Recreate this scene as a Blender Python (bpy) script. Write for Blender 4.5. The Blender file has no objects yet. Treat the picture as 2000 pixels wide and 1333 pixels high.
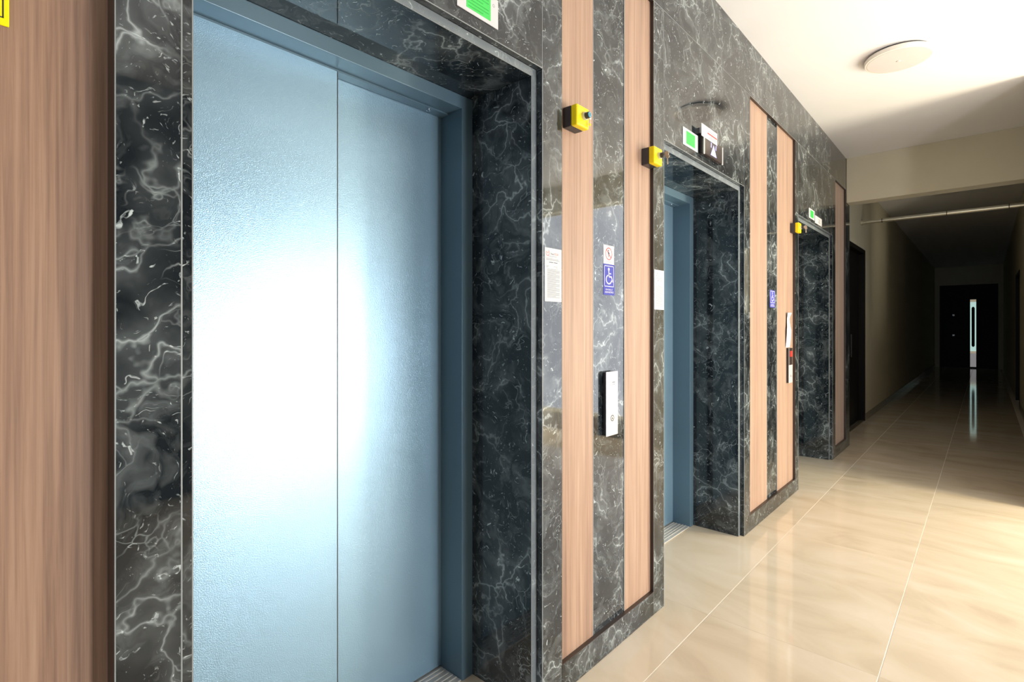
import bpy, bmesh, math, random
from mathutils import Vector, Matrix

S = bpy.context.scene
C = S.collection
random.seed(7)

# ------------------------------------------------------------------ camera
cam_d = bpy.data.cameras.new('camera')
cam = bpy.data.objects.new('camera', cam_d)
C.objects.link(cam)
cam_d.sensor_width = 36.0
cam_d.lens = 36.0 * 1030.0 / 2000.0
cam_d.shift_y = -26.5 / 2000.0
cam_d.clip_start = 0.02
cam.location = (0, 0, 1.34)
cam.rotation_euler = (math.radians(90), 0, math.radians(41.927))
S.camera = cam

# ------------------------------------------------------------------ colour management, world
S.view_settings.view_transform = 'Standard'
S.view_settings.look = 'None'
S.view_settings.gamma = 1.0
S.view_settings.use_curve_mapping = False
S.view_settings.exposure = 0.50
S.cycles.use_denoising = True
S.cycles.max_bounces = 10
S.cycles.diffuse_bounces = 6
S.cycles.glossy_bounces = 5
S.cycles.caustics_reflective = False
S.cycles.caustics_refractive = False

world = bpy.data.worlds.new('world')
S.world = world
world.use_nodes = True
bg = world.node_tree.nodes['Background']
bg.inputs['Color'].default_value = (0.75, 0.86, 1.0, 1)
bg.inputs['Strength'].default_value = 0.3

def area(name, loc, rot, sx, sy, power, col):
    l = bpy.data.lights.new(name, 'AREA')
    l.shape = 'RECTANGLE'; l.size = sx; l.size_y = sy
    l.energy = power; l.color = col
    o = bpy.data.objects.new(name, l)
    o.location = loc; o.rotation_euler = rot
    C.objects.link(o)
    return o

R = math.radians
# daylight through the glazed entrance opposite the elevators and the end window; added fill lights in unseen openings
area('entrance_daylight', (2.50, 2.07, 0.90), (R(90), 0, R(90)), 0.64, 1.72, 66, (1.0, 0.98, 0.97))
area('side_window_daylight', (2.50, 3.75, 1.32), (R(90), 0, R(90)), 1.66, 2.56, 30, (1.0, 0.88, 0.72))
area('added_corner_fill', (2.50, 5.12, 1.22), (R(90), 0, R(90)), 0.80, 2.3, 140, (1.0, 0.88, 0.64))  # added strong fill, placed where neither door nor marble reflects it
area('added_corridor_fill', (0.56, 8.0, 2.05), (R(90), 0, R(90)), 0.9, 0.95, 3.5, (1.0, 0.97, 0.88))  # added weak fill for the corridor, in an invented side opening
area('end_window_daylight', (1.55, 5.70, 1.55), (R(-90), 0, 0), 1.70, 2.6, 34, (0.92, 0.95, 1.0))
area('added_back_fill', (-0.1, -4.05, 1.45), (R(90), 0, 0), 1.6, 2.3, 42, (0.86, 0.93, 1.0))  # added general fill from behind the camera, also reaching beam and corridor

# ------------------------------------------------------------------ materials
def newmat(name):
    m = bpy.data.materials.new(name); m.use_nodes = True
    nt = m.node_tree
    return m, nt, nt.nodes['Principled BSDF'], nt.nodes.new, nt.links.new

def plain(name, col, rough=0.5, metal=0.0, var=0.04, scale=30.0, bump=0.0, bscale=400.0, emit=None, estr=0.0, spec=0.5):
    m, nt, b, N, L = newmat(name)
    b.inputs['Roughness'].default_value = rough
    b.inputs['Metallic'].default_value = metal
    b.inputs['Specular IOR Level'].default_value = spec
    tc = N('ShaderNodeTexCoord'); n = N('ShaderNodeTexNoise')
    n.inputs['Scale'].default_value = scale; n.inputs['Detail'].default_value = 3
    L(tc.outputs['Object'], n.inputs['Vector'])
    r = N('ShaderNodeValToRGB')
    r.color_ramp.elements[0].position = 0.3; r.color_ramp.elements[1].position = 0.7
    r.color_ramp.elements[0].color = tuple(c * (1 - var) for c in col) + (1,)
    r.color_ramp.elements[1].color = tuple(min(1, c * (1 + var)) for c in col) + (1,)
    L(n.outputs['Fac'], r.inputs['Fac']); L(r.outputs['Color'], b.inputs['Base Color'])
    if bump:
        n2 = N('ShaderNodeTexNoise'); n2.inputs['Scale'].default_value = bscale; n2.inputs['Detail'].default_value = 2
        L(tc.outputs['Object'], n2.inputs['Vector'])
        bp = N('ShaderNodeBump'); bp.inputs['Strength'].default_value = bump; bp.inputs['Distance'].default_value = 0.001
        L(n2.outputs['Fac'], bp.inputs['Height']); L(bp.outputs['Normal'], b.inputs['Normal'])
    if emit:
        b.inputs['Emission Color'].default_value = emit + (1,)
        b.inputs['Emission Strength'].default_value = estr
    return m

def math_node(N, L, op, a, b=None, c=None, clamp=False):
    n = N('ShaderNodeMath'); n.operation = op; n.use_clamp = clamp
    for i, v in enumerate((a, b, c)):
        if v is None: continue
        if isinstance(v, (int, float)): n.inputs[i].default_value = v
        else: L(v, n.inputs[i])
    return n.outputs[0]

def marble_mat(name='black_veined_marble', base=(0.010, 0.014, 0.018, 1), rough=0.035):
    m, nt, b, N, L = newmat(name)
    tc = N('ShaderNodeTexCoord'); oi = N('ShaderNodeObjectInfo')
    off = N('ShaderNodeVectorMath'); off.operation = 'MULTIPLY_ADD'
    comb = N('ShaderNodeCombineXYZ')
    for i in range(3): L(oi.outputs['Random'], comb.inputs[i])
    L(comb.outputs[0], off.inputs[0]); off.inputs[1].default_value = (7.0, 13.0, 9.0)
    L(tc.outputs['Object'], off.inputs[2])
    # warp the coordinates
    w = N('ShaderNodeTexNoise'); w.inputs['Scale'].default_value = 5.0; w.inputs['Detail'].default_value = 4
    L(off.outputs[0], w.inputs['Vector'])
    sub = N('ShaderNodeVectorMath'); sub.operation = 'SUBTRACT'; L(w.outputs['Color'], sub.inputs[0]); sub.inputs[1].default_value = (0.5, 0.5, 0.5)
    mad = N('ShaderNodeVectorMath'); mad.operation = 'MULTIPLY_ADD'
    L(sub.outputs[0], mad.inputs[0]); mad.inputs[1].default_value = (0.36, 0.36, 0.36); L(off.outputs[0], mad.inputs[2])
    P = mad.outputs[0]
    def vein(scale, width, maskscale, m0, m1):
        v = N('ShaderNodeTexVoronoi'); v.feature = 'DISTANCE_TO_EDGE'; v.inputs['Scale'].default_value = scale
        L(P, v.inputs['Vector'])
        mr = N('ShaderNodeMapRange'); mr.inputs['From Min'].default_value = 0.0; mr.inputs['From Max'].default_value = width
        mr.inputs['To Min'].default_value = 1.0; mr.inputs['To Max'].default_value = 0.0
        L(v.outputs['Distance'], mr.inputs['Value'])
        k = N('ShaderNodeTexNoise'); k.inputs['Scale'].default_value = maskscale; k.inputs['Detail'].default_value = 2
        L(off.outputs[0], k.inputs['Vector'])
        km = N('ShaderNodeMapRange'); km.inputs['From Min'].default_value = m0; km.inputs['From Max'].default_value = m1
        L(k.outputs['Fac'], km.inputs['Value'])
        return math_node(N, L, 'MULTIPLY', math_node(N, L, 'POWER', mr.outputs[0], 1.6), km.outputs[0])
    v1 = vein(7.0, 0.045, 4.0, 0.46, 0.66)
    v2 = vein(15.0, 0.05, 7.0, 0.52, 0.70)
    v3 = vein(7.0, 0.50, 4.0, 0.44, 0.70)      # wide soft haze along the veins
    # cloudy grey patches
    cl = N('ShaderNodeTexNoise'); cl.inputs['Scale'].default_value = 9.0; cl.inputs['Detail'].default_value = 6; cl.inputs['Distortion'].default_value = 1.2
    L(P, cl.inputs['Vector'])
    clm = N('ShaderNodeMapRange'); clm.inputs['From Min'].default_value = 0.50; clm.inputs['From Max'].default_value = 0.78
    L(cl.outputs['Fac'], clm.inputs['Value'])
    # short bright flecks
    fl = N('ShaderNodeTexNoise'); fl.inputs['Scale'].default_value = 24.0; fl.inputs['Detail'].default_value = 5; fl.inputs['Distortion'].default_value = 3.2
    L(P, fl.inputs['Vector'])
    flm = N('ShaderNodeMapRange'); flm.inputs['From Min'].default_value = 0.635; flm.inputs['From Max'].default_value = 0.74
    L(fl.outputs['Fac'], flm.inputs['Value'])
    s = math_node(N, L, 'ADD', math_node(N, L, 'MULTIPLY', v1, 0.42), math_node(N, L, 'MULTIPLY', v2, 0.30))
    s = math_node(N, L, 'ADD', s, math_node(N, L, 'MULTIPLY', v3, 0.13))
    s = math_node(N, L, 'ADD', s, math_node(N, L, 'MULTIPLY', clm.outputs[0], 0.13))
    s = math_node(N, L, 'ADD', s, math_node(N, L, 'MULTIPLY', flm.outputs[0], 0.80), clamp=True)
    mix = N('ShaderNodeMix'); mix.data_type = 'RGBA'
    mix.inputs[6].default_value = base; mix.inputs[7].default_value = (0.60, 0.69, 0.72, 1)
    L(s, mix.inputs[0]); L(mix.outputs[2], b.inputs['Base Color'])
    b.inputs['Roughness'].default_value = rough
    b.inputs['IOR'].default_value = 1.58
    return m

def wood_mat():
    m, nt, b, N, L = newmat('walnut_laminate')
    tc = N('ShaderNodeTexCoord'); mp = N('ShaderNodeMapping')
    mp.inputs['Scale'].default_value = (60, 60, 1.1)
    L(tc.outputs['Object'], mp.inputs['Vector'])
    n = N('ShaderNodeTexNoise'); n.inputs['Scale'].default_value = 1.6; n.inputs['Detail'].default_value = 7; n.inputs['Roughness'].default_value = 0.62
    n.inputs['Distortion'].default_value = 0.35
    L(mp.outputs[0], n.inputs['Vector'])
    mp2 = N('ShaderNodeMapping'); mp2.inputs['Scale'].default_value = (9, 9, 0.25); L(tc.outputs['Object'], mp2.inputs['Vector'])
    n2 = N('ShaderNodeTexNoise'); n2.inputs['Scale'].default_value = 1.5; n2.inputs['Detail'].default_value = 3; L(mp2.outputs[0], n2.inputs['Vector'])
    mx = math_node(N, L, 'ADD', math_node(N, L, 'MULTIPLY', n.outputs['Fac'], 0.65), math_node(N, L, 'MULTIPLY', n2.outputs['Fac'], 0.35))
    r = N('ShaderNodeValToRGB'); e = r.color_ramp.elements
    e[0].position = 0.34; e[0].color = (0.20, 0.115, 0.080, 1)
    e[1].position = 0.66; e[1].color = (0.44, 0.295, 0.21, 1)
    k = e.new(0.5); k.color = (0.345, 0.210, 0.142, 1)
    L(mx, r.inputs['Fac']); L(r.outputs['Color'], b.inputs['Base Color'])
    b.inputs['Roughness'].default_value = 0.5
    b.inputs['Sheen Weight'].default_value = 0.32
    b.inputs['Sheen Roughness'].default_value = 0.5
    bp = N('ShaderNodeBump'); bp.inputs['Strength'].default_value = 0.12; bp.inputs['Distance'].default_value = 0.0006
    L(n.outputs['Fac'], bp.inputs['Height']); L(bp.outputs['Normal'], b.inputs['Normal'])
    return m

def tile_mat():
    m, nt, b, N, L = newmat('polished_cream_porcelain')
    tc = N('ShaderNodeTexCoord'); oi = N('ShaderNodeObjectInfo')
    comb = N('ShaderNodeCombineXYZ')
    for i in range(2): L(oi.outputs['Random'], comb.inputs[i])
    off = N('ShaderNodeVectorMath'); off.operation = 'MULTIPLY_ADD'
    L(comb.outputs[0], off.inputs[0]); off.inputs[1].default_value = (11, 17, 0); L(tc.outputs['Object'], off.inputs[2])
    mp = N('ShaderNodeMapping'); mp.inputs['Rotation'].default_value = (0, 0, R(25)); mp.inputs['Scale'].default_value = (0.7, 1.7, 1)
    L(off.outputs[0], mp.inputs['Vector'])
    n = N('ShaderNodeTexNoise'); n.inputs['Scale'].default_value = 1.5; n.inputs['Detail'].default_value = 7; n.inputs['Distortion'].default_value = 1.6; n.inputs['Roughness'].default_value = 0.55
    L(mp.outputs[0], n.inputs['Vector'])
    r = N('ShaderNodeValToRGB'); e = r.color_ramp.elements
    e[0].position = 0.22; e[0].color = (0.56, 0.46, 0.34, 1)
    e[1].position = 0.72; e[1].color = (0.78, 0.69, 0.57, 1)
    k = e.new(0.47); k.color = (0.70, 0.60, 0.46, 1)
    L(n.outputs['Fac'], r.inputs['Fac']); L(r.outputs['Color'], b.inputs['Base Color'])
    b.inputs['Roughness'].default_value = 0.07
    b.inputs['IOR'].default_value = 1.5
    return m

def steel_mat(name, col, rough, bump, metal=0.85):
    m, nt, b, N, L = newmat(name)
    tc = N('ShaderNodeTexCoord')
    n = N('ShaderNodeTexNoise'); n.inputs['Scale'].default_value = 400; n.inputs['Detail'].default_value = 2
    L(tc.outputs['Object'], n.inputs['Vector'])
    g = N('ShaderNodeTexNoise'); g.inputs['Scale'].default_value = 1.7; g.inputs['Detail'].default_value = 3
    L(tc.outputs['Object'], g.inputs['Vector'])
    r = N('ShaderNodeValToRGB'); e = r.color_ramp.elements
    e[0].position = 0.3; e[0].color = tuple(c * 0.92 for c in col) + (1,)
    e[1].position = 0.7; e[1].color = tuple(min(1, c * 1.06) for c in col) + (1,)
    L(g.outputs['Fac'], r.inputs['Fac']); L(r.outputs['Color'], b.inputs['Base Color'])
    b.inputs['Metallic'].default_value = metal
    b.inputs['Roughness'].default_value = rough
    bp = N('ShaderNodeBump'); bp.inputs['Strength'].default_value = bump; bp.inputs['Distance'].default_value = 0.0006
    L(n.outputs['Fac'], bp.inputs['Height']); L(bp.outputs['Normal'], b.inputs['Normal'])
    return m

M = {}
M['marble'] = marble_mat()
M['litedge'] = marble_mat('lit_marble_edge', (0.16, 0.19, 0.215, 1), 0.45)  # lighter marble copy with the bright reflection painted into its colour
M['wood'] = wood_mat()
M['tile'] = tile_mat()
M['leaf'] = steel_mat('blue_grey_satin_door_steel', (0.33, 0.53, 0.70), 0.22, 1.0, 0.55)
M['frame'] = steel_mat('blue_grey_painted_frame', (0.12, 0.205, 0.275), 0.30, 0.05, 0.2)
M['sill'] = steel_mat('aluminium_sill', (0.70, 0.69, 0.66), 0.45, 0.05, 0.4)
M['chrome'] = steel_mat('chrome_screw', (0.75, 0.76, 0.80), 0.15, 0.0, 1.0)
M['pipe'] = steel_mat('galvanised_pipe', (0.80, 0.76, 0.62), 0.32, 0.1, 0.8)
M['edge'] = plain('pale_tile_edge', (0.26, 0.29, 0.30), 0.35)
M['grout'] = plain('pale_floor_grout', (0.80, 0.76, 0.70), 0.8)
M['brown'] = plain('dark_brown_edging', (0.035, 0.022, 0.018), 0.35)
M['ceil'] = plain('white_ceiling_paint', (0.79, 0.80, 0.84), 0.9, var=0.01, scale=3)
M['wall'] = plain('beige_wall_paint', (0.58, 0.545, 0.43), 0.85, var=0.02, scale=4, bump=0.1)
M['darkwall'] = plain('dark_wall_cladding', (0.06, 0.055, 0.05), 0.5)
M['skirt'] = plain('dark_skirting_tile', (0.20, 0.17, 0.14), 0.2)
M['blackdoor'] = plain('black_steel_door', (0.009, 0.008, 0.009), 0.5, spec=0.2)
M['shaft'] = plain('dark_shaft', (0.02, 0.02, 0.02), 0.9)
M['yellow'] = plain('yellow_plastic', (0.90, 0.68, 0.0), 0.35, var=0.03)
M['lemon'] = plain('lemon_yellow_vinyl', (0.90, 0.85, 0.0), 0.35, var=0.02)
M['black'] = plain('black_plastic', (0.035, 0.033, 0.038), 0.4)
M['white'] = plain('white_vinyl', (0.60, 0.60, 0.63), 0.6, var=0.01, spec=0.15)
M['paper'] = plain('white_paper', (0.58, 0.60, 0.63), 0.8, var=0.01, spec=0.1)
M['green'] = plain('green_print', (0.05, 0.58, 0.10), 0.5)
M['greenink'] = plain('dark_green_ink', (0.015, 0.36, 0.05), 0.5)
M['red'] = plain('red_print', (0.60, 0.04, 0.04), 0.6)
M['inkgrey'] = plain('grey_ink', (0.07, 0.08, 0.10), 0.8, spec=0.1)
M['inkpale'] = plain('pale_ink', (0.22, 0.25, 0.30), 0.8, spec=0.1)
M['blue'] = plain('blue_vinyl', (0.07, 0.08, 0.40), 0.6, spec=0.15)
M['glassblack'] = plain('black_display_glass', (0.05, 0.04, 0.04), 0.12)
M['silver'] = plain('silver_strip', (0.55, 0.56, 0.57), 0.3, metal=0.3)
M['panelwhite'] = plain('brushed_white_steel', (0.60, 0.60, 0.64), 0.3, metal=0.2, var=0.01)
M['lampwhite'] = plain('opal_lamp_diffuser', (0.70, 0.66, 0.66), 0.4, var=0.01)
M['lamprim'] = plain('white_lamp_rim', (0.85, 0.82, 0.76), 0.5, var=0.01)
M['display'] = plain('lit_display', (0.5, 0.5, 0.9), 0.5, emit=(0.72, 0.72, 1.0), estr=1.3)
M['displayglow'] = plain('lit_display_violet', (0.3, 0.3, 0.8), 0.5, emit=(0.30, 0.26, 0.90), estr=0.9)
M['redlit'] = plain('red_display_digit', (0.8, 0.02, 0.02), 0.4, emit=(1.0, 0.03, 0.02), estr=0.8)
M['keyblue'] = plain('blue_key_core', (0.10, 0.42, 0.62), 0.3)
M['brass'] = plain('nickel_key', (0.62, 0.52, 0.42), 0.3, metal=0.8)
M['paneglow'] = plain('daylit_glass', (0.4, 0.6, 0.55), 0.3, emit=(0.55, 0.80, 0.74), estr=0.55)
M['panewarm'] = plain('daylit_glass_warm', (0.5, 0.45, 0.35), 0.3, emit=(0.50, 0.42, 0.30), estr=0.45)
M['panedim'] = plain('dim_glass', (0.2, 0.2, 0.2), 0.2, emit=(0.16, 0.15, 0.15), estr=0.8)

# ------------------------------------------------------------------ mesh helpers
def link(name, bm, mat, parent=None, smooth=False):
    me = bpy.data.meshes.new(name)
    if smooth:
        for f in bm.faces: f.smooth = True
    bm.to_mesh(me); bm.free()
    me.materials.append(M[mat])
    if smooth:
        try: me.set_sharp_from_angle(angle=R(40))
        except Exception: pass
    o = bpy.data.objects.new(name, me)
    C.objects.link(o)
    if parent: o.parent = parent
    return o

def bm_box(bm, x0, x1, y0, y1, z0, z1, bev=0.0, seg=1):
    r = bmesh.ops.create_cube(bm, size=1.0)
    vs = r['verts']
    for v in vs:
        v.co = Vector(((x0 + x1) / 2 + v.co.x * (x1 - x0), (y0 + y1) / 2 + v.co.y * (y1 - y0), (z0 + z1) / 2 + v.co.z * (z1 - z0)))
    if bev:
        es = list({e for v in vs for e in v.link_edges})
        bmesh.ops.bevel(bm, geom=es, offset=bev, segments=seg, affect='EDGES', profile=0.5)

def box(name, x0, x1, y0, y1, z0, z1, mat, parent=None, bev=0.0, seg=1):
    bm = bmesh.new()
    bm_box(bm, x0, x1, y0, y1, z0, z1, bev, seg)
    return link(name, bm, mat, parent)

def bm_cyl(bm, p0, p1, r0, r1=None, n=24):
    r1 = r0 if r1 is None else r1
    p0, p1 = Vector(p0), Vector(p1); d = p1 - p0
    mat = Matrix.Translation((p0 + p1) / 2) @ d.to_track_quat('Z', 'Y').to_matrix().to_4x4()
    bmesh.ops.create_cone(bm, cap_ends=True, segments=n, radius1=r0, radius2=r1, depth=d.length, matrix=mat)

def cyl(name, p0, p1, r0, mat, parent=None, r1=None, n=24):
    bm = bmesh.new(); bm_cyl(bm, p0, p1, r0, r1, n)
    return link(name, bm, mat, parent, smooth=True)

def lathe(name, prof, mat, parent=None, n=48):
    bm = bmesh.new(); rings = []
    for r, z in prof:
        rings.append([bm.verts.new((r * math.cos(2 * math.pi * i / n), r * math.sin(2 * math.pi * i / n), z)) for i in range(n)])
    for a, b_ in zip(rings, rings[1:]):
        for i in range(n): bm.faces.new((a[i], a[(i + 1) % n], b_[(i + 1) % n], b_[i]))
    bm.faces.new(rings[0]); bm.faces.new(rings[-1][::-1])
    bmesh.ops.recalc_face_normals(bm, faces=bm.faces[:])
    return link(name, bm, mat, parent, smooth=True)

def prism(name, pts, x0, x1, mat, parent=None):
    """outline in the wall plane (y, z), from x0 to x1"""
    bm = bmesh.new()
    a = [bm.verts.new((x0, y, z)) for y, z in pts]; b_ = [bm.verts.new((x1, y, z)) for y, z in pts]
    bm.faces.new(a); bm.faces.new(b_[::-1])
    n = len(pts)
    for i in range(n): bm.faces.new((a[i], b_[i], b_[(i + 1) % n], a[(i + 1) % n]))
    bmesh.ops.recalc_face_normals(bm, faces=bm.faces[:])
    return link(name, bm, mat, parent)

def ring_pts(bm, cy, cz, ro, ri, x0, x1, n=28, sy=1.0, sz=1.0, a0=0.0, a1=2 * math.pi):
    k = n if a1 - a0 > 6.28 else n + 1
    V = []
    for i in range(k):
        a = a0 + (a1 - a0) * i / n
        V.append([bm.verts.new((x, cy + r * math.cos(a) * sy, cz + r * math.sin(a) * sz)) for x in (x0, x1) for r in (ri, ro)])
    m = n
    for i in range(m):
        p, q = V[i], V[(i + 1) % k]
        bm.faces.new((p[2], q[2], q[3], p[3])); bm.faces.new((p[0], p[1], q[1], q[0]))
        bm.faces.new((p[1], p[3], q[3], q[1])); bm.faces.new((p[0], q[0], q[2], p[2]))
    if k != n:
        for e in (V[0], V[-1]): bm.faces.new((e[0], e[1], e[3], e[2]))
    bmesh.ops.recalc_face_normals(bm, faces=bm.faces[:])

def text(name, body, x, y0, y1, z0, z1, mat, parent, bold=0.0):
    """lettering on the wall facing +x, fitted into y0..y1, z0..z1 (coordinates relative to the parent)"""
    cu = bpy.data.curves.new(name, 'FONT'); cu.body = body; cu.extrude = 0.0; cu.offset = bold; cu.resolution_u = 3
    t = bpy.data.objects.new(name, cu); C.objects.link(t)
    bpy.context.view_layer.update()
    me = bpy.data.meshes.new_from_object(t.evaluated_get(bpy.context.evaluated_depsgraph_get()))
    bpy.data.objects.remove(t); bpy.data.curves.remove(cu)
    xs = [v.co.x for v in me.vertices]; ys = [v.co.y for v in me.vertices]
    ax, bx_, ay, by = min(xs), max(xs), min(ys), max(ys)
    for v in me.vertices:
        v.co = Vector((x, y0 + (v.co.x - ax) / (bx_ - ax) * (y1 - y0), z0 + (v.co.y - ay) / (by - ay) * (z1 - z0)))
    me.materials.clear(); me.materials.append(M[mat]); me.name = name
    o = bpy.data.objects.new(name, me); C.objects.link(o); o.parent = parent
    return o

def lines(name, x, y0, rows, mat, parent):
    """printed lines: rows of (z, dy, length, height) as one flat print"""
    bm = bmesh.new()
    for z, dy, ln, h in rows: bm_box(bm, x - 0.0001, x + 0.0001, y0 + dy, y0 + dy + ln, z, z + h)
    o = link(name, bm, mat, parent)
    return o

def thing(name, label, cat, loc=(0, 0, 0), group=None):
    o = bpy.data.objects.new(name, None); C.objects.link(o)
    o.empty_display_size = 0.1
    o.location = loc; o['label'] = label; o['category'] = cat
    if group: o['group'] = group
    return o

def struct(name, loc=(0, 0, 0), label=None):
    o = bpy.data.objects.new(name, None); C.objects.link(o)
    o.location = loc; o['kind'] = 'structure'
    if label: o['label'] = label
    return o

def st(o, label=None, cat=None):
    o['kind'] = 'structure'
    if label: o['label'] = label
    if cat: o['category'] = cat
    return o

def copy_tree(o, parent=None):
    c = o.copy(); C.objects.link(c)
    if parent: c.parent = parent
    for ch in [k for k in bpy.data.objects if k.parent == o]: copy_tree(ch, c)
    return c

# ------------------------------------------------------------------ dimensions of the lobby
XW = -1.15          # front face of the marble wall
SL = 0.027          # slab thickness = depth of the portal rebate
XF = XW - SL
CEIL = 3.215
ZJ = 2.865          # joint at the head of the wood panels
XR = 2.45           # entrance side
YE = 5.60           # end wall
portals = [(0.330, 1.440, 2.245), (2.373, 3.507, 2.245), (4.820, 6.130, 2.272)]

# ------------------------------------------------------------------ floor
floor = st(box('floor', -2.3, 3.0, -4.2, 23.4, -0.12, -0.0012, 'grout'), 'polished cream porcelain floor with pale joints', 'floor')
xs = [-1.615 + 0.655 * i for i in range(7)]
GX, GY = 0.0016, 0.0004
tile_cache = {}
for i, x0 in enumerate(xs):
    x1 = x0 + 0.655
    y = 3.75 - 1.306 * 6
    while y < 23.0:
        y1 = y + 1.306
        if y > 7.0 and x0 > 0.3: break
        nm = (round(x1 - x0, 3), 1)
        if nm not in tile_cache:
            bm = bmesh.new(); bm_box(bm, GX, 0.655 - GX, GY, 1.306 - GY, -0.010, 0.0, 0.0007)
            o = link('floor_tile', bm, 'tile', floor); tile_cache[nm] = o.data
        else:
            o = bpy.data.objects.new('floor_tile', tile_cache[nm]); C.objects.link(o); o.parent = floor
        o.location = (x0, y, 0)
        y = y1

# ------------------------------------------------------------------ ceiling, beams
st(box('ceiling', -2.3, 3.0, -4.2, 7.02, CEIL, CEIL + 0.15, 'ceil'), 'white painted lobby ceiling', 'ceiling')
st(box('ceiling', -2.3, 3.0, 7.02, 23.4, 3.36, 3.5, 'ceil'), 'unlit corridor ceiling beyond the beam', 'ceiling')
st(box('beam', XW + 0.0005, 0.30, 6.83, 7.02, 2.722, CEIL, 'wall', bev=0.003), 'beige painted beam across the mouth of the corridor', 'beam')

# ------------------------------------------------------------------ marble wall with the elevators (wall_left)
wall = struct('wall_left', (0, 0, 0), 'black veined marble wall with wood strips and three elevator portals')
# masonry core behind everything
core = bmesh.new()
bm_box(core, -2.25, -1.70, -4.1, 7.02, 0, CEIL)
edges = [(-4.1, 0.330)] + [(1.440, 2.373), (3.507, 4.820), (6.130, 7.02)]
for a, b_ in edges: bm_box(core, -1.70, -1.215, a - (0 if a < -4 else -0.012), b_ - 0.012 if b_ < 7 else b_, 0, CEIL)
for a, b_, zt in portals: bm_box(core, -1.70, -1.215, a - 0.012, b_ + 0.012, zt + 0.012, CEIL)
link('wall_core', core, 'shaft', wall)

def slab(y0, y1, z0, z1, g=0.0008):
    return box('marble_slab', XF, XW, y0 + g, y1 - g, z0 + g, z1 - g, 'marble', wall, bev=0.0006)
def joint(y0, y1, z0, z1):
    bm = bmesh.new(); bm_box(bm, XF, XW - 0.0004, y0, y1, z0, z1)
    return link('pale_joint', bm, 'edge', wall)

# recesses holding wood - marble - wood strips: (y0, y1, strips at the recess plane)
XP = -1.168
pan = [
    (-0.60, 0.226, -1.200, [('wood', -0.60, 0.226)]),
    (1.554, 2.270, XP, [('wood', 1.554, 1.785), ('marble', 1.785, 2.030), ('wood', 2.030, 2.270)]),
    (3.620, 4.722, XP, [('wood', 3.620, 4.037), ('marble', 4.037, 4.284), ('wood', 4.284, 4.722)]),
    (6.260, 6.800, XP, [('wood', 6.260, 6.800)]),
]
for (y0, y1, xp, strips) in pan:
    for m_, a, b_ in strips:
        box('wood_strip' if m_ == 'wood' else 'marble_slab', xp - 0.012, xp - (0.002 if m_ == 'marble' else 0), a + 0.0006, b_ - 0.0006, 0.106, ZJ, m_, wall, bev=0.0005)
    for (m_, a, b_), (m2, a2, b2) in zip(strips, strips[1:]):
        box('pale_joint', xp - 0.010, xp + 0.0006, b_ - 0.0016, b_ + 0.0016, 0.108, ZJ - 0.002, 'edge', wall)
    box('edging_strip', xp - 0.012, XW - 0.001, y1 - 0.0016, y1 + 0.0004, 0.105, ZJ, 'brown', wall)
    box('edging_strip', xp - 0.012, XW - 0.001, y0, y0 + 0.0016, 0.105, ZJ, 'brown', wall)
    box('edging_strip', xp - 0.012, XW - 0.001, y0, y1, 0.104, 0.107, 'brown', wall)
    box('edging_strip', xp - 0.012, XW - 0.001, y0, y1, ZJ - 0.0025, ZJ - 0.0002, 'brown', wall)
    box('backing_board', -1.215, xp - 0.012, y0, y1, 0.10, ZJ, 'brown', wall)

# marble frame round the recesses
for a, b_ in [(0.226, 0.330), (1.440, 1.554), (2.270, 2.373), (3.507, 3.620), (4.722, 4.820), (6.130, 6.260), (6.800, 7.02)]:
    slab(a, b_, 0, ZJ)
for a, b_ in [(-0.60, 0.226), (1.554, 2.270), (3.620, 4.722), (6.260, 6.800)]:
    slab(a, b_, 0, 0.105)
slab(-1.6, -0.60, 0, ZJ); slab(-4.1, -1.6, 0, ZJ)
for a, b_, zt in portals: slab(a, b_, zt, ZJ)
for a, b_ in [(-4.1, 0.330), (0.330, 1.906), (1.906, 4.1), (4.1, 7.02)]: slab(a, b_, ZJ, CEIL)
for z0, z1, ys in [(0.001, ZJ, (0.2263, 2.2703)), (2.245, ZJ, (1.440, 2.373, 3.507)), (2.272, ZJ, (4.82, 6.13))]:
    for y in ys: joint(y - 0.0013, y + 0.0013, z0, z1)
joint(-4.1, 7.02, ZJ - 0.0010, ZJ + 0.0010)
# pale arrises along the portal edges
for a, b_, zt in portals:
    for nm, y, x, z in (('pale_joint', a, XW, zt), ('pale_joint', b_, XW, zt), ('pale_joint', a + 0.027, XF, zt - 0.027), ('pale_joint', b_ - 0.027, XF, zt - 0.027)):
        bm = bmesh.new(); bm_box(bm, x - 0.0014, x + 0.0003, y - 0.0013, y + 0.0013, 0.001, z)
        link(nm, bm, 'edge', wall)
    for x, z, d in ((XW, zt, 0), (XF, zt - 0.027, 0.027)):
        bm = bmesh.new(); bm_box(bm, x - 0.0014, x + 0.0003, a + d, b_ - d, z - 0.0013, z + 0.0013)
        link('pale_joint', bm, 'edge', wall)

XB = -1.473         # back of the marble lining
for a, b_, zt in portals:
    box('marble_lining', XB - 0.01, XF, b_ - 0.027, b_ + 0.011, 0, zt + 0.011, 'marble', wall, bev=0.0006)
    box('marble_lining', XB - 0.01, XF, a - 0.011, a + 0.027, 0, zt + 0.011, 'marble', wall, bev=0.0006)
    box('marble_lining', XB - 0.01, XF, a + 0.027, b_ - 0.027, zt - 0.027, zt + 0.011, 'marble', wall, bev=0.0006)

for a, b_, zt in portals:      # front faces of the lining, bright reflection painted on top and right
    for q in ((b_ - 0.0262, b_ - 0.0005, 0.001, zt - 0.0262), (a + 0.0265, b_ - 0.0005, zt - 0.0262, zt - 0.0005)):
        box('lit_lining_edge', XF - 0.0002, XF + 0.0012, q[0], q[1], q[2], q[3], 'litedge', wall)

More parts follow.
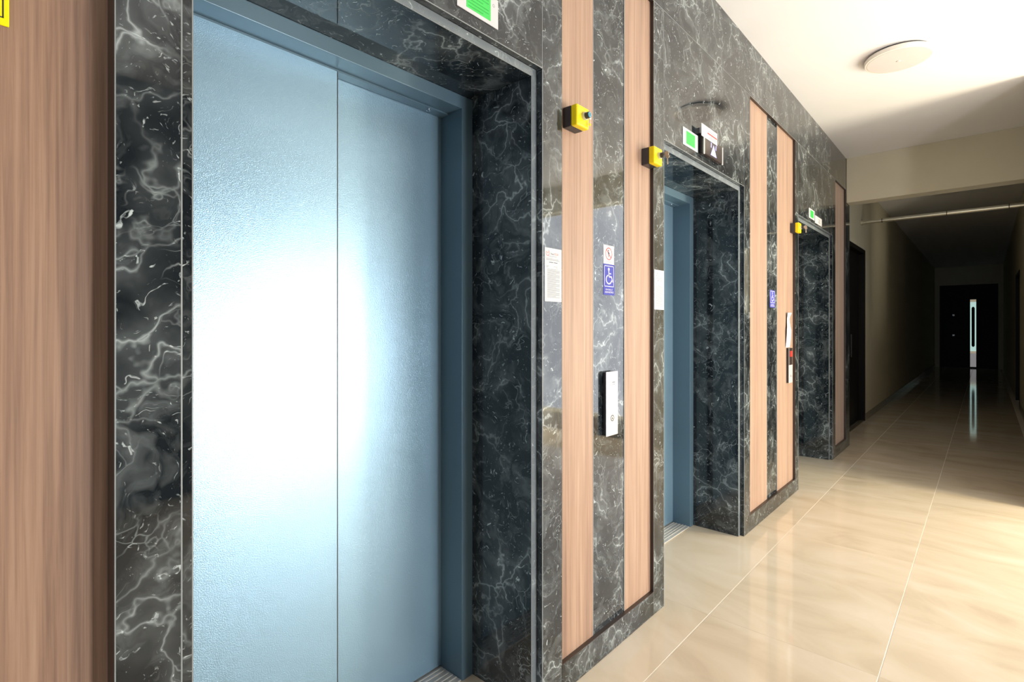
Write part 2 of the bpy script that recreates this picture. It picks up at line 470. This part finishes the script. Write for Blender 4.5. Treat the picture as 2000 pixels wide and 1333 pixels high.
# ------------------------------------------------------------------ elevators
elabel = ['nearest elevator entrance with two blue grey steel sliding leaves filling the left of the photo',
          'second elevator entrance, its blue leaf half hidden behind the middle marble pier',
          'farthest elevator entrance, deep in the third marble portal beside the corridor']
for k, (a, b_, zt) in enumerate(portals):
    el = thing('elevator_entrance', elabel[k], 'elevator', (XB, (a + b_) / 2, 0), 'elevator entrances in the marble wall')
    hw = (b_ - a) / 2 - 0.027; ow = hw - 0.056; zh = zt - 0.027; zo = zt - 0.076
    x1, x0 = 0.0, -0.150
    box('door_jamb', x0, x1, ow, hw - 0.0005, 0.001, zh - 0.0005, 'frame', el, bev=0.0015, seg=2)
    box('door_jamb', x0, x1, -hw + 0.0005, -ow, 0.001, zh - 0.0005, 'frame', el, bev=0.0015, seg=2)
    box('door_header', x0, x1, -ow, ow, zo, zh - 0.0005, 'frame', el, bev=0.0015, seg=2)
    box('header_return', -0.118, -0.075, -ow, ow, zo - 0.006, zo, 'frame', el, bev=0.001)
    la = box('sliding_leaf', -0.101, -0.077, -hw + 0.02, 0.001, 0.012, zh - 0.01, 'leaf', el, bev=0.0018, seg=2)
    box('dark_edge_strip', -0.0995, -0.0765, 0.0005, 0.0028, 0.012, zh - 0.01, 'black', la)  # thin dark strip marking the seam between the leaves
    lb = box('sliding_leaf', -0.141, -0.121, -0.06, hw - 0.02 - 0.03, 0.012, zh - 0.01, 'leaf', el, bev=0.0018, seg=2)
    sl = box('door_sill', -0.150, -0.004, -ow, ow, 0.0005, 0.006, 'sill', el, bev=0.001)
    for gx in (-0.135, -0.112, -0.094, -0.070, -0.050, -0.030):
        box('sill_ridge', gx - 0.004, gx + 0.004, -ow + 0.002, ow - 0.002, 0.006, 0.009, 'sill', sl, bev=0.001)
    sc = cyl('header_screw', (-0.095, ow - 0.085, zo - 0.009), (-0.095, ow - 0.085, zo - 0.001), 0.008, 'chrome', el, n=20)
    cyl('screw_socket', (-0.095, ow - 0.085, zo - 0.0095), (-0.095, ow - 0.085, zo - 0.008), 0.004, 'black', sc, n=6)
    box('shaft_panel', -0.20, -0.160, -hw, hw, 0, zh, 'shaft', el)

# ------------------------------------------------------------------ corridor
XL, XC = -1.29, 0.42
YEND = 23.0
cl = bmesh.new()
bm_box(cl, -1.45, XL, 7.02, 7.42, 0, 3.36)
bm_box(cl, -1.45, XL, 9.02, YEND, 0, 3.36)
bm_box(cl, -1.45, XL, 7.42, 9.02, 2.445, 3.36)
st(link('wall_left_corridor', cl, 'wall'), 'beige left wall of the dark corridor', 'wall')
cr = bmesh.new()
bm_box(cr, XC, 0.60, 7.02, 7.5, 0, 3.36)
bm_box(cr, XC, 0.60, 8.5, 12.1, 0, 3.36)
bm_box(cr, XC, 0.60, 7.5, 8.5, 0, 1.55)  # wall below an unseen opening added for the corridor fill light
bm_box(cr, XC, 0.60, 7.5, 8.5, 2.55, 3.36)
bm_box(cr, XC, 0.60, 13.5, YEND, 0, 3.36)
bm_box(cr, XC, 0.60, 12.1, 13.5, 2.3, 3.36)
st(link('wall_right_corridor', cr, 'wall'), 'beige right wall of the dark corridor', 'wall')
ce = bmesh.new()
bm_box(ce, -1.45, -1.16, YEND, YEND + 0.15, 0, 3.36)
bm_box(ce, 0.30, 0.60, YEND, YEND + 0.15, 0, 3.36)
bm_box(ce, -1.16, 0.30, YEND, YEND + 0.15, 2.75, 3.36)
st(link('wall_end', ce, 'wall'), 'far end wall of the corridor above the dark double door', 'wall')
st(box('baseboard_left', XL, XL + 0.012, 9.06, YEND, 0.0, 0.10, 'skirt', bev=0.001), 'dark tile skirting along the left corridor wall', 'baseboard')
st(box('baseboard_left', XL, XL + 0.012, 7.03, 7.40, 0.0, 0.10, 'skirt', bev=0.001), 'short dark tile skirting between marble pier and black door', 'baseboard')
st(box('baseboard_right', XC - 0.012, XC, 7.03, 12.05, 0.0, 0.10, 'skirt', bev=0.001), 'dark tile skirting along the right corridor wall', 'baseboard')

d1 = struct('door_1', (XL, 8.22, 0), 'black steel door recessed in the left corridor wall, just past the marble pier'); d1['category'] = 'door'
box('door_frame', -0.10, 0.006, -0.80, -0.74, 0.0, 2.445, 'blackdoor', d1, bev=0.002)
box('door_frame', -0.10, 0.006, 0.74, 0.80, 0.0, 2.445, 'blackdoor', d1, bev=0.002)
box('door_frame', -0.10, 0.006, -0.74, 0.74, 2.385, 2.445, 'blackdoor', d1, bev=0.002)
box('door_leaf', -0.105, -0.065, -0.74, -0.002, 0.012, 2.385, 'blackdoor', d1, bev=0.002)
box('door_leaf', -0.105, -0.065, 0.002, 0.74, 0.012, 2.385, 'blackdoor', d1, bev=0.002)
box('door_sill', -0.12, 0.002, -0.74, 0.74, 0.0, 0.010, 'skirt', d1, bev=0.002)
h = cyl('door_handle', (-0.03, -0.07, 0.95), (-0.03, -0.07, 1.25), 0.012, 'black', d1)
for z in (0.97, 1.23): cyl('handle_post', (-0.066, -0.07, z), (-0.03, -0.07, z), 0.007, 'black', h, n=12)

d2 = struct('door_2', (XC, 12.8, 0), 'dark door recessed in the right corridor wall at the edge of the photo'); d2['category'] = 'door'
box('door_frame', -0.006, 0.10, -0.70, -0.64, 0, 2.3, 'blackdoor', d2, bev=0.002)
box('door_frame', -0.006, 0.10, 0.64, 0.70, 0, 2.3, 'blackdoor', d2, bev=0.002)
box('door_frame', -0.006, 0.10, -0.64, 0.64, 2.24, 2.3, 'blackdoor', d2, bev=0.002)
box('door_leaf', 0.06, 0.10, -0.64, 0.64, 0.01, 2.24, 'blackdoor', d2, bev=0.002)

# double door closing the corridor, a strip of daylight in its glazed slot
d3 = struct('door_3', (-0.43, YEND, 0), 'dark double door at the far end of the corridor with one narrow daylit glass slot'); d3['category'] = 'door'
box('door_frame', -0.73, -0.67, -0.01, 0.08, 0, 2.75, 'blackdoor', d3, bev=0.002)
box('door_frame', 0.67, 0.73, -0.01, 0.08, 0, 2.75, 'blackdoor', d3, bev=0.002)
box('door_frame', -0.67, 0.67, -0.01, 0.08, 2.69, 2.75, 'blackdoor', d3, bev=0.002)
box('door_leaf', -0.67, 0.05, 0.02, 0.06, 0.001, 2.69, 'blackdoor', d3, bev=0.0005)
box('door_leaf', 0.20, 0.67, 0.02, 0.06, 0.001, 2.69, 'blackdoor', d3, bev=0.0005)
box('glass_slot', 0.05, 0.20, 0.045, 0.055, 0.50, 2.18, 'paneglow', d3)
box('glass_slot', 0.05, 0.20, 0.045, 0.055, 0.04, 0.50, 'panedim', d3)
box('glass_slot', 0.05, 0.20, 0.044, 0.056, 2.18, 2.26, 'panewarm', d3)
box('glass_rail', 0.05, 0.20, 0.035, 0.045, 0.49, 0.56, 'panewarm', d3)
box('threshold', 0.05, 0.20, 0.02, 0.06, 0.0, 0.04, 'blackdoor', d3)
box('transom_panel', 0.05, 0.20, 0.02, 0.06, 2.26, 2.69, 'blackdoor', d3)
pts = []
for i in range(32):
    a = 2 * math.pi * i / 32
    pts.append((0.125 + 0.040 * math.cos(a), 1.36 + (0.60 if math.sin(a) >= 0 else -0.60) + 0.06 * math.sin(a)))
bm = bmesh.new()
va = [bm.verts.new((x, 0.02, z)) for x, z in pts]; vb = [bm.verts.new((x, 0.04, z)) for x, z in pts]
bm.faces.new(va); bm.faces.new(vb[::-1])
for i in range(32): bm.faces.new((va[i], vb[i], vb[(i + 1) % 32], va[(i + 1) % 32]))
bmesh.ops.recalc_face_normals(bm, faces=bm.faces[:])
link('pull_handle', bm, 'blackdoor', d3)
for z in (1.08, 1.75): box('lock_plate', -0.40, -0.34, 0.005, 0.02, z - 0.03, z + 0.03, 'silver', d3, bev=0.004)

# ------------------------------------------------------------------ rest of the lobby shell
wr = bmesh.new()
bm_box(wr, XR, XR + 0.2, 2.42, 2.90, 0, CEIL)
bm_box(wr, XR, XR + 0.2, 4.62, 4.70, 0, CEIL)
bm_box(wr, XR, XR + 0.2, 5.54, YE + 0.2, 0, CEIL)
bm_box(wr, XR, XR + 0.2, 4.70, 5.54, 2.40, CEIL)  # wall above an unseen opening added for the corner fill light
bm_box(wr, XR, XR + 0.2, 1.74, 2.42, 1.90, CEIL)
bm_box(wr, XR, XR + 0.2, 2.90, 4.62, 2.62, CEIL)
st(link('wall_right', wr, 'wall'), 'beige lobby wall around the glazed entrance', 'wall')
st(box('wall_right', XR, XR + 0.2, -4.0, 1.74, 0, CEIL, 'darkwall'), 'dark clad lobby wall beside the glazed entrance', 'wall')
we = bmesh.new()
bm_box(we, 0.62, 0.68, YE, YE + 0.2, 0, CEIL)
bm_box(we, 2.42, XR, YE, YE + 0.2, 0, CEIL)
bm_box(we, 0.68, 2.42, YE, YE + 0.2, 0, 0.24)
bm_box(we, 0.68, 2.42, YE, YE + 0.2, 2.87, CEIL)
st(link('wall_front', we, 'wall'), 'beige lobby end wall with a tall window', 'wall')
st(box('baseboard_front', 0.60, XR, YE - 0.015, YE, 0.0, 0.22, 'skirt', bev=0.001), 'dark stone skirting under the end window', 'baseboard')
wb = bmesh.new()
bm_box(wb, -2.3, -0.92, -4.2, -4.0, 0, CEIL)
bm_box(wb, 0.72, XR + 0.2, -4.2, -4.0, 0, CEIL)
bm_box(wb, -0.92, 0.72, -4.2, -4.0, 0, 0.28)  # wall below an unseen opening added for the back fill light
bm_box(wb, -0.92, 0.72, -4.2, -4.0, 2.6, CEIL)
st(link('wall_back', wb, 'wall'), 'beige lobby wall behind the camera', 'wall')
st(box('pier', 0.30, 0.62, 5.45, 7.02, 0, CEIL, 'wall', bev=0.002), 'beige pier at the corner of lobby and corridor', 'wall')

# ------------------------------------------------------------------ ceiling lamps
def lamp(loc, rad, label):
    t = thing('ceiling_lamp', label, 'ceiling lamp', loc, 'round ceiling lamps')
    lathe('lamp_base', [(rad * 0.90, 0), (rad * 0.90, -0.014)], 'black', t)
    lathe('lamp_rim', [(rad * 0.97, -0.012), (rad, -0.018), (rad, -0.034), (rad * 0.985, -0.041), (rad * 0.93, -0.043), (rad * 0.93, -0.040)], 'lamprim', t)
    lathe('lamp_diffuser', [(rad * 0.93, -0.039), (rad * 0.92, -0.044), (rad * 0.5, -0.047), (0.004, -0.048)], 'lampwhite', t)
    lathe('lamp_nub', [(0.012, -0.047), (0.012, -0.050), (0.003, -0.052)], 'lampwhite', t, n=16)
    return t
lamp((-0.445, 4.46, CEIL), 0.195, 'round white unlit lamp on the white lobby ceiling')
lamp((-0.43, 10.0, 3.36), 0.20, 'round lamp on the dark corridor ceiling, half hidden behind the beam')

# ------------------------------------------------------------------ pipe across the corridor
pp = thing('steel_pipe', 'horizontal pale steel pipe running across the corridor below the ceiling', 'pipe', (XL, 8.72, 2.80))
cyl('pipe_tube', (0.0, 0, 0), (XC - XL, 0, 0), 0.026, 'pipe', pp, n=28)
cyl('wall_flange', (0.0, 0, 0), (0.022, 0, 0), 0.036, 'pipe', pp, n=28)
for x in (0.24, 0.92, 1.02, 1.50):
    cyl('pipe_joint', (x - 0.004, 0, 0), (x + 0.004, 0, 0), 0.0285, 'brown' if x != 1.02 else 'pipe', pp, n=28)

# ------------------------------------------------------------------ yellow key switch boxes
def keybox(loc, label):
    """base at the wall, box from y 0..0.078, z 0..0.076"""
    t = thing('key_switch_box', label, 'switch box', loc, 'yellow and black key switch boxes')
    box('back_box', 0.0, 0.036, 0.0, 0.078, 0.0, 0.076, 'black', t, bev=0.0025, seg=2)
    cv = box('front_cover', 0.036, 0.064, -0.001, 0.079, -0.001, 0.077, 'yellow', t, bev=0.006, seg=3)
    for y in (0.010, 0.068):
        for z in (0.009, 0.067): cyl('cover_screw', (0.0635, y, z), (0.0648, y, z), 0.0032, 'yellow', cv, n=12)
    col = cyl('switch_collar', (0.062, 0.044, 0.040), (0.074, 0.044, 0.040), 0.0145, 'silver', t)
    cyl('switch_barrel', (0.074, 0.044, 0.040), (0.088, 0.044, 0.040), 0.0118, 'black', t)
    return t
k1 = keybox((XP, 1.583, 2.080), 'yellow and black key switch box with blue lock core, on the nearest wood strip')
cyl('lock_core', (0.088, 0.044, 0.040), (0.0905, 0.044, 0.040), 0.009, 'keyblue', k1)
box('key_slot', 0.0905, 0.0910, 0.042, 0.046, 0.035, 0.045, 'black', k1)
kt = cyl('key_ring', (0.073, 0.070, 0.040), (0.0745, 0.070, 0.040), 0.007, 'chrome', k1)
box('spare_key', 0.072, 0.074, 0.069, 0.073, 0.016, 0.036, 'brass', k1, bev=0.0005)
box('key_tag', 0.071, 0.075, 0.064, 0.075, 0.010, 0.020, 'yellow', k1, bev=0.002)

def key_in_lock(t):
    # key bow standing in the lock with a second key hanging from it
    b1 = bmesh.new(); bm_cyl(b1, (0.100, 0.0425, 0.042), (0.100, 0.0455, 0.042), 0.0115, n=20)
    bm_box(b1, 0.086, 0.098, 0.043, 0.045, 0.039, 0.045)
    link('key_bow', b1, 'brass', t, smooth=True)
    b2 = bmesh.new(); bm_cyl(b2, (0.104, 0.046, 0.030), (0.104, 0.0485, 0.030), 0.009, n=18)
    bm_box(b2, 0.1015, 0.1065, 0.046, 0.048, -0.006, 0.024, 0.0006)
    link('hanging_key', b2, 'brass', t, smooth=True)
k2 = keybox((XP, 2.184, 2.080), 'yellow and black key switch box with keys hanging, left of the second elevator portal')
key_in_lock(k2)
k3 = copy_tree(k2)
k3.location = (XP, 4.640, 2.100)
k3['label'] = 'smallest yellow and black key switch box with keys, left of the farthest elevator portal'

# ------------------------------------------------------------------ yellow plate at the top left corner
t = thing('warning_plate', 'bright yellow plate with a thin black outline on wood, top left corner of the photo', 'sign', (-1.2, -0.02, 1.835))
box('plate', 0.0, 0.003, -0.10, 0.113, 0.0, 0.22, 'lemon', t, bev=0.001)
bm = bmesh.new()
for q in ((-0.088, 0.1065, 0.012, 0.0140), (-0.088, 0.1065, 0.2055, 0.2075), (-0.088, -0.086, 0.012, 0.2075), (0.1045, 0.1065, 0.012, 0.2075)):
    bm_box(bm, 0.003, 0.0033, q[0], q[1], q[2], q[3])
link('outline', bm, 'black', t)

# ------------------------------------------------------------------ green notices above the portals
def green_sign(y0, w, z0, h, label, fine=True):
    t = thing('green_notice', label, 'sign', (XW, y0, z0), 'green and white notices above the portals')
    box('white_plate', 0.0004, 0.003, 0, w, 0, h, 'white', t, bev=0.0005)
    g = box('green_field', 0.003, 0.0036, w * 0.21, w * 0.80, h * 0.13, h * 0.87, 'green', t)
    rows = []
    for i in range(6):
        rows.append((h * (0.20 + 0.11 * i), 0, w * (0.50 if i % 3 else 0.36), h * 0.028))
    lines('print_lines', 0.0037, w * 0.25, rows, 'greenink', t)
    if fine:
        for yy in (0.10, 0.88):
            bm = bmesh.new(); ring_pts(bm, w * yy, h * 0.72, w * 0.028, w * 0.020, 0.0030, 0.0032)
            link('small_emblem', bm, 'inkpale', t)
    return t
green_sign(1.038, 0.174, 2.282, 0.092, 'green and white notice over the nearest elevator, cut by the top of the photo')
green_sign(2.581, 0.186, 2.277, 0.090, 'green and white notice over the second elevator, left of the black display')
green_sign(5.161, 0.199, 2.302, 0.086, 'tiny green and white notice over the farthest elevator', False)

t = thing('white_notice', 'white notice with red lettering line above the black display', 'sign', (XW, 2.758, 2.362))
box('white_plate', 0.0252, 0.0274, 0, 0.221, 0, 0.067, 'white', t, bev=0.0005)
box('mounting_pad', 0.0002, 0.0252, 0.04, 0.20, 0.030, 0.060, 'white', t)
lines('red_line', 0.0275, 0.080, [(0.0300, 0, 0.135, 0.0075)], 'red', t)
lines('print_lines', 0.0275, 0.085, [(0.046, 0, 0.11, 0.003), (0.0205, 0.03, 0.10, 0.003), (0.012, 0.01, 0.11, 0.003)], 'inkpale', t)

t = thing('floor_display', 'black floor indicator with silver ends and glowing violet arrow over second elevator', 'display', (XW, 2.785, 2.274))
box('housing', 0.0002, 0.025, 0.012, 0.285, 0.004, 0.106, 'glassblack', t, bev=0.005, seg=3)
box('end_strip', 0.020, 0.0265, 0.008, 0.022, 0.0, 0.100, 'silver', t, bev=0.002, seg=2)
box('end_strip', 0.020, 0.0265, 0.272, 0.286, 0.0, 0.100, 'silver', t, bev=0.002, seg=2)
prism('lit_arrow', [(0.108, 0.020), (0.182, 0.020), (0.145, 0.074)], 0.0254, 0.0257, 'display', t)
prism('lit_arrow_border', [(0.103, 0.017), (0.187, 0.017), (0.145, 0.079)], 0.0250, 0.0254, 'displayglow', t)
for a in (0.104, 0.172):
    prism('lit_segment', [(a, 0.060), (a + 0.009, 0.056), (a + 0.013, 0.082), (a + 0.004, 0.086)], 0.0251, 0.0254, 'displayglow', t)

t = thing('white_notice', 'small white notice right of the tiny green one over the farthest elevator', 'sign', (XW, 5.383, 2.288))
box('white_plate', 0.0004, 0.003, 0, 0.26, 0, 0.070, 'white', t, bev=0.0005)
lines('print_block', 0.0031, 0.12, [(0.018, 0, 0.07, 0.007), (0.032, 0.01, 0.05, 0.007), (0.046, 0, 0.07, 0.005)], 'inkpale', t)

# ------------------------------------------------------------------ certificate papers
def paper(y0, w, z0, h, label, faded):
    t = thing('notice_paper', label, 'paper', (XW, y0, z0), 'white inspection papers taped to the marble')
    box('sheet', 0.0004, 0.0011, 0, w, 0, h, 'paper', t)
    ink = 'inkpale'
    bm = bmesh.new(); ring_pts(bm, w * 0.17, h * 0.905, 0.0105, 0.0088, 0.0012, 0.0013, a0=R(-215), a1=R(70), n=24)
    if not faded:
        link('red_ring', bm, 'red', t)
        text('logo_letter', 'V', 0.00135, w * 0.12, w * 0.22, h * 0.89, h * 0.93, 'red', t)
        text('logo_text', 'Veri', 0.00135, w * 0.33, w * 0.56, h * 0.875, h * 0.912, 'inkgrey', t)
        text('logo_text', 'TCA', 0.00135, w * 0.57, w * 0.80, h * 0.872, h * 0.914, 'red', t)
    else:
        link('pale_ring', bm, 'inkpale', t)
        text('logo_text', 'VeriTCA', 0.00135, w * 0.25, w * 0.85, h * 0.885, h * 0.912, 'inkpale', t)
    rows = [(h * 0.845, w * 0.2, w * 0.5, 0.0012), (h * 0.81, w * 0.08, w * 0.40, 0.0008), (h * 0.79, w * 0.08, w * 0.72, 0.0013), (h * 0.772, w * 0.08, w * 0.8, 0.0013),
            (h * 0.66, w * 0.08, w * 0.16, 0.0014), (h * 0.635, w * 0.08, w * 0.12, 0.0014), (h * 0.655, w * 0.52, w * 0.22, 0.001), (h * 0.62, w * 0.66, w * 0.12, 0.001)]
    z = 0.60
    i = 0
    while z > 0.06:
        rows.append((h * z, w * 0.14, w * (0.74 if i % 4 else 0.52), 0.0014)); z -= 0.021; i += 1
    lines('print_lines', 0.00125, 0, rows, ink, t)
    lines('heading_line', 0.00128, 0, [(h * 0.728, w * 0.25, w * 0.24, 0.002), (h * 0.728, w * 0.53, w * 0.22, 0.002)], 'inkgrey' if not faded else 'inkpale', t)
    return t
paper(1.451, 0.098, 1.432, 0.190, 'white printed inspection paper with red logo on marble right of the nearest elevator', False)
paper(2.273, 0.098, 1.424, 0.187, 'white faded inspection paper on the marble edge left of the second elevator', True)

# ------------------------------------------------------------------ stickers
def wheel_icon(t, cy, cz, s, x, mat='white'):
    """wheelchair figure, s = height"""
    def c(name, p0, p1, wd):
        d = Vector((0, p1[0] - p0[0], p1[1] - p0[1])); n = Vector((0, -d.z, d.y)).normalized() * wd / 2
        q = [(p0[0] + n.y, p0[1] + n.z), (p1[0] + n.y, p1[1] + n.z), (p1[0] - n.y, p1[1] - n.z), (p0[0] - n.y, p0[1] - n.z)]
        return q
    P = lambda a, b_: (cy + a * s * 1.12, cz + b_ * s)
    bm = bmesh.new()
    bmesh.ops.create_circle(bm, cap_ends=True, segments=20, radius=0.095 * s, matrix=Matrix.Translation((x, *P(-0.03, 0.41))) @ Matrix.Rotation(R(90), 4, 'Y'))
    for p0, p1, wd in (((-0.03, 0.32), (-0.01, -0.02), 0.085), ((-0.02, -0.02), (0.24, -0.02), 0.085), ((0.22, 0.0), (0.36, -0.33), 0.085), ((-0.02, 0.16), (0.20, 0.16), 0.06)):
        q = c('', P(*p0), P(*p1), wd * s)
        bm.faces.new([bm.verts.new((x, a, b_)) for a, b_ in q])
    link('wheelchair_figure', bm, mat, t)
    bm = bmesh.new(); yy, zz = P(-0.02, -0.18)
    ring_pts(bm, yy, zz, 0.29 * s, 0.215 * s, x - 0.0001, x, n=26, sy=1.15, a0=R(110), a1=R(350))
    link('wheel_arc', bm, mat, t)

t = thing('prohibition_sticker', 'white sticker with a red crossed ring above the wheelchair sticker', 'sticker', (XP - 0.002, 1.864, 1.604))
box('sticker', 0.0, 0.0012, 0.0, 0.083, 0.0, 0.078, 'white', t)
bm = bmesh.new(); ring_pts(bm, 0.0415, 0.043, 0.026, 0.0225, 0.0012, 0.0014); link('red_ring', bm, 'red', t)
prism('red_bar', [(0.0215, 0.059), (0.0245, 0.0615), (0.0615, 0.027), (0.0585, 0.0245)], 0.0012, 0.0014, 'red', t)
bm = bmesh.new()
bmesh.ops.create_circle(bm, cap_ends=True, segments=14, radius=0.0035, matrix=Matrix.Translation((0.00145, 0.039, 0.057)) @ Matrix.Rotation(R(90), 4, 'Y'))
bm_box(bm, 0.0013, 0.00145, 0.0355, 0.0425, 0.041, 0.052); bm_box(bm, 0.0013, 0.00145, 0.036, 0.0385, 0.027, 0.041)
bm_box(bm, 0.0013, 0.00145, 0.0425, 0.049, 0.044, 0.0465); bm_box(bm, 0.0013, 0.00145, 0.042, 0.0445, 0.030, 0.041)
link('child_figure', bm, 'inkgrey', t)
lines('print_lines', 0.0013, 0.02, [(0.008, 0, 0.045, 0.0012), (0.0115, 0.005, 0.035, 0.0012)], 'inkpale', t)

def wheel_sticker(y0, w, z0, h, label, lettering=True):
    t = thing('wheelchair_sticker', label, 'sticker', (XP - 0.002, y0, z0), 'blue wheelchair stickers')
    box('sticker', 0.0, 0.0012, 0.0, w, 0.0, h, 'blue', t)
    bm = bmesh.new(); a, b_, c_, d_ = w * 0.07, w * 0.93, h * 0.27, h * 0.955; k = 0.003
    for q in ((a, b_, c_, c_ + k), (a, b_, d_ - k, d_), (a, a + k, c_, d_), (b_ - k, b_, c_, d_)): bm_box(bm, 0.0011, 0.0014, *q)
    link('white_border', bm, 'white', t)
    wheel_icon(t, w * 0.5, h * 0.61, h * 0.56, 0.0015)
    text('lettering', 'ENGELL\u0130', 0.0015, w * 0.20, w * 0.80, h * 0.155, h * 0.215, 'white', t, 0.02)
    text('lettering', 'ASANS\u00d6R\u00dc', 0.0015, w * 0.12, w * 0.90, h * 0.065, h * 0.135, 'white', t, 0.02)
    return t
wheel_sticker(1.864, 0.087, 1.475, 0.128, 'blue wheelchair elevator sticker on the nearest marble strip')
wheel_sticker(4.115, 0.122, 1.487, 0.127, 'small blue wheelchair sticker on the marble strip past the second elevator')

# ------------------------------------------------------------------ call panels
t = thing('call_panel', 'tall white call panel with one round button on the nearest marble strip', 'call panel', (XP - 0.002, 1.856, 0.893), 'elevator call panels')
t.scale = (0.5, 1, 1.01)
box('back_box', 0.0, 0.034, 0.008, 0.088, 0.002, 0.260, 'black', t, bev=0.002)
box('face_plate', 0.034, 0.040, 0.0, 0.091, 0.0, 0.262, 'panelwhite', t, bev=0.0022, seg=3)
bm = bmesh.new(); ring_pts(bm, 0.047, 0.071, 0.0135, 0.0095, 0.0400, 0.0412, sz=1.0); link('button_ring', bm, 'black', t)
bt = cyl('call_button', (0.0395, 0.047, 0.071), (0.0408, 0.047, 0.071), 0.0095, 'silver', t)
prism('button_arrow', [(0.041, 0.066), (0.053, 0.066), (0.047, 0.078)], 0.0408, 0.0411, 'black', bt)
bm = bmesh.new()
for y, z, w, h in ((0.028, 0.219, 0.012, 0.0012), (0.028, 0.207, 0.012, 0.0012), (0.028, 0.207, 0.0012, 0.013), (0.039, 0.207, 0.0012, 0.013), (0.046, 0.216, 0.022, 0.003), (0.046, 0.208, 0.022, 0.002)):
    bm_box(bm, 0.0399, 0.0402, y, y + w, z, z + h)
link('small_emblem', bm, 'inkgrey', t)

t = thing('call_panel', 'far call panel with black upper half and small red display on the wood strip', 'call panel', (XP, 4.534, 0.902), 'elevator call panels')
t.scale = (0.5, 1, 1.01)
box('back_box', 0.0, 0.034, 0.006, 0.095, 0.0, 0.272, 'black', t, bev=0.002)
box('face_plate', 0.034, 0.040, -0.004, 0.099, 0.0, 0.140, 'panelwhite', t, bev=0.002, seg=2)
box('display_glass', 0.034, 0.040, -0.004, 0.099, 0.141, 0.272, 'glassblack', t, bev=0.002, seg=2)
box('side_bead', 0.038, 0.0415, -0.006, 0.0, 0.141, 0.272, 'silver', t)
box('red_display', 0.040, 0.0408, 0.030, 0.090, 0.205, 0.248, 'redlit', t)
bt = cyl('call_button', (0.040, 0.050, 0.055), (0.0415, 0.050, 0.055), 0.014, 'silver', t)
prism('button_arrow', [(0.043, 0.049), (0.057, 0.049), (0.050, 0.063)], 0.0415, 0.0418, 'black', bt)

# white folded paper strip above the far call panel
bm = bmesh.new()
N_ = 12; rows = []
for i in range(N_ + 1):
    f = i / N_; z = 0.274 * f
    if f < 0.52: y0, y1 = 0.0, 0.118
    elif f < 0.80:
        k = (f - 0.52) / 0.28; y0, y1 = 0.006 + 0.010 * k, 0.110 - 0.030 * k
    else:
        k = (f - 0.80) / 0.20; y0, y1 = 0.016, 0.080 + 0.050 * k * k
    x = 0.004 + 0.010 * math.sin(f * math.pi) + (0.012 * (f - 0.8) / 0.2 if f > 0.8 else 0)
    rows.append((x, y0, y1, z))
def strip(sel, name, par):
    b2 = bmesh.new(); prev = None
    for x, y0, y1, z in sel:
        cur = [b2.verts.new((x, y0, z)), b2.verts.new((x, y1, z)), b2.verts.new((x - 0.0012, y1, z)), b2.verts.new((x - 0.0012, y0, z))]
        if prev:
            for i in range(4): b2.faces.new((prev[i], prev[(i + 1) % 4], cur[(i + 1) % 4], cur[i]))
        else: b2.faces.new(cur[::-1])
        prev = cur
    b2.faces.new(prev); bmesh.ops.recalc_face_normals(b2, faces=b2.faces[:])
    return link(name, b2, 'paper', par)
bm.free()
t = thing('paper_strip', 'white creased paper strip curling off the wood just above the far call panel', 'paper', (XP, 4.500, 1.182))
strip(rows[:7], 'lower_fold', t)
strip(rows[6:], 'upper_fold', t)
box('crease_shadow', 0.004, 0.0148, 0.0, 0.112, 0.1366, 0.1374, 'inkgrey', t)  # dark bar painting the shadow in the paper's crease
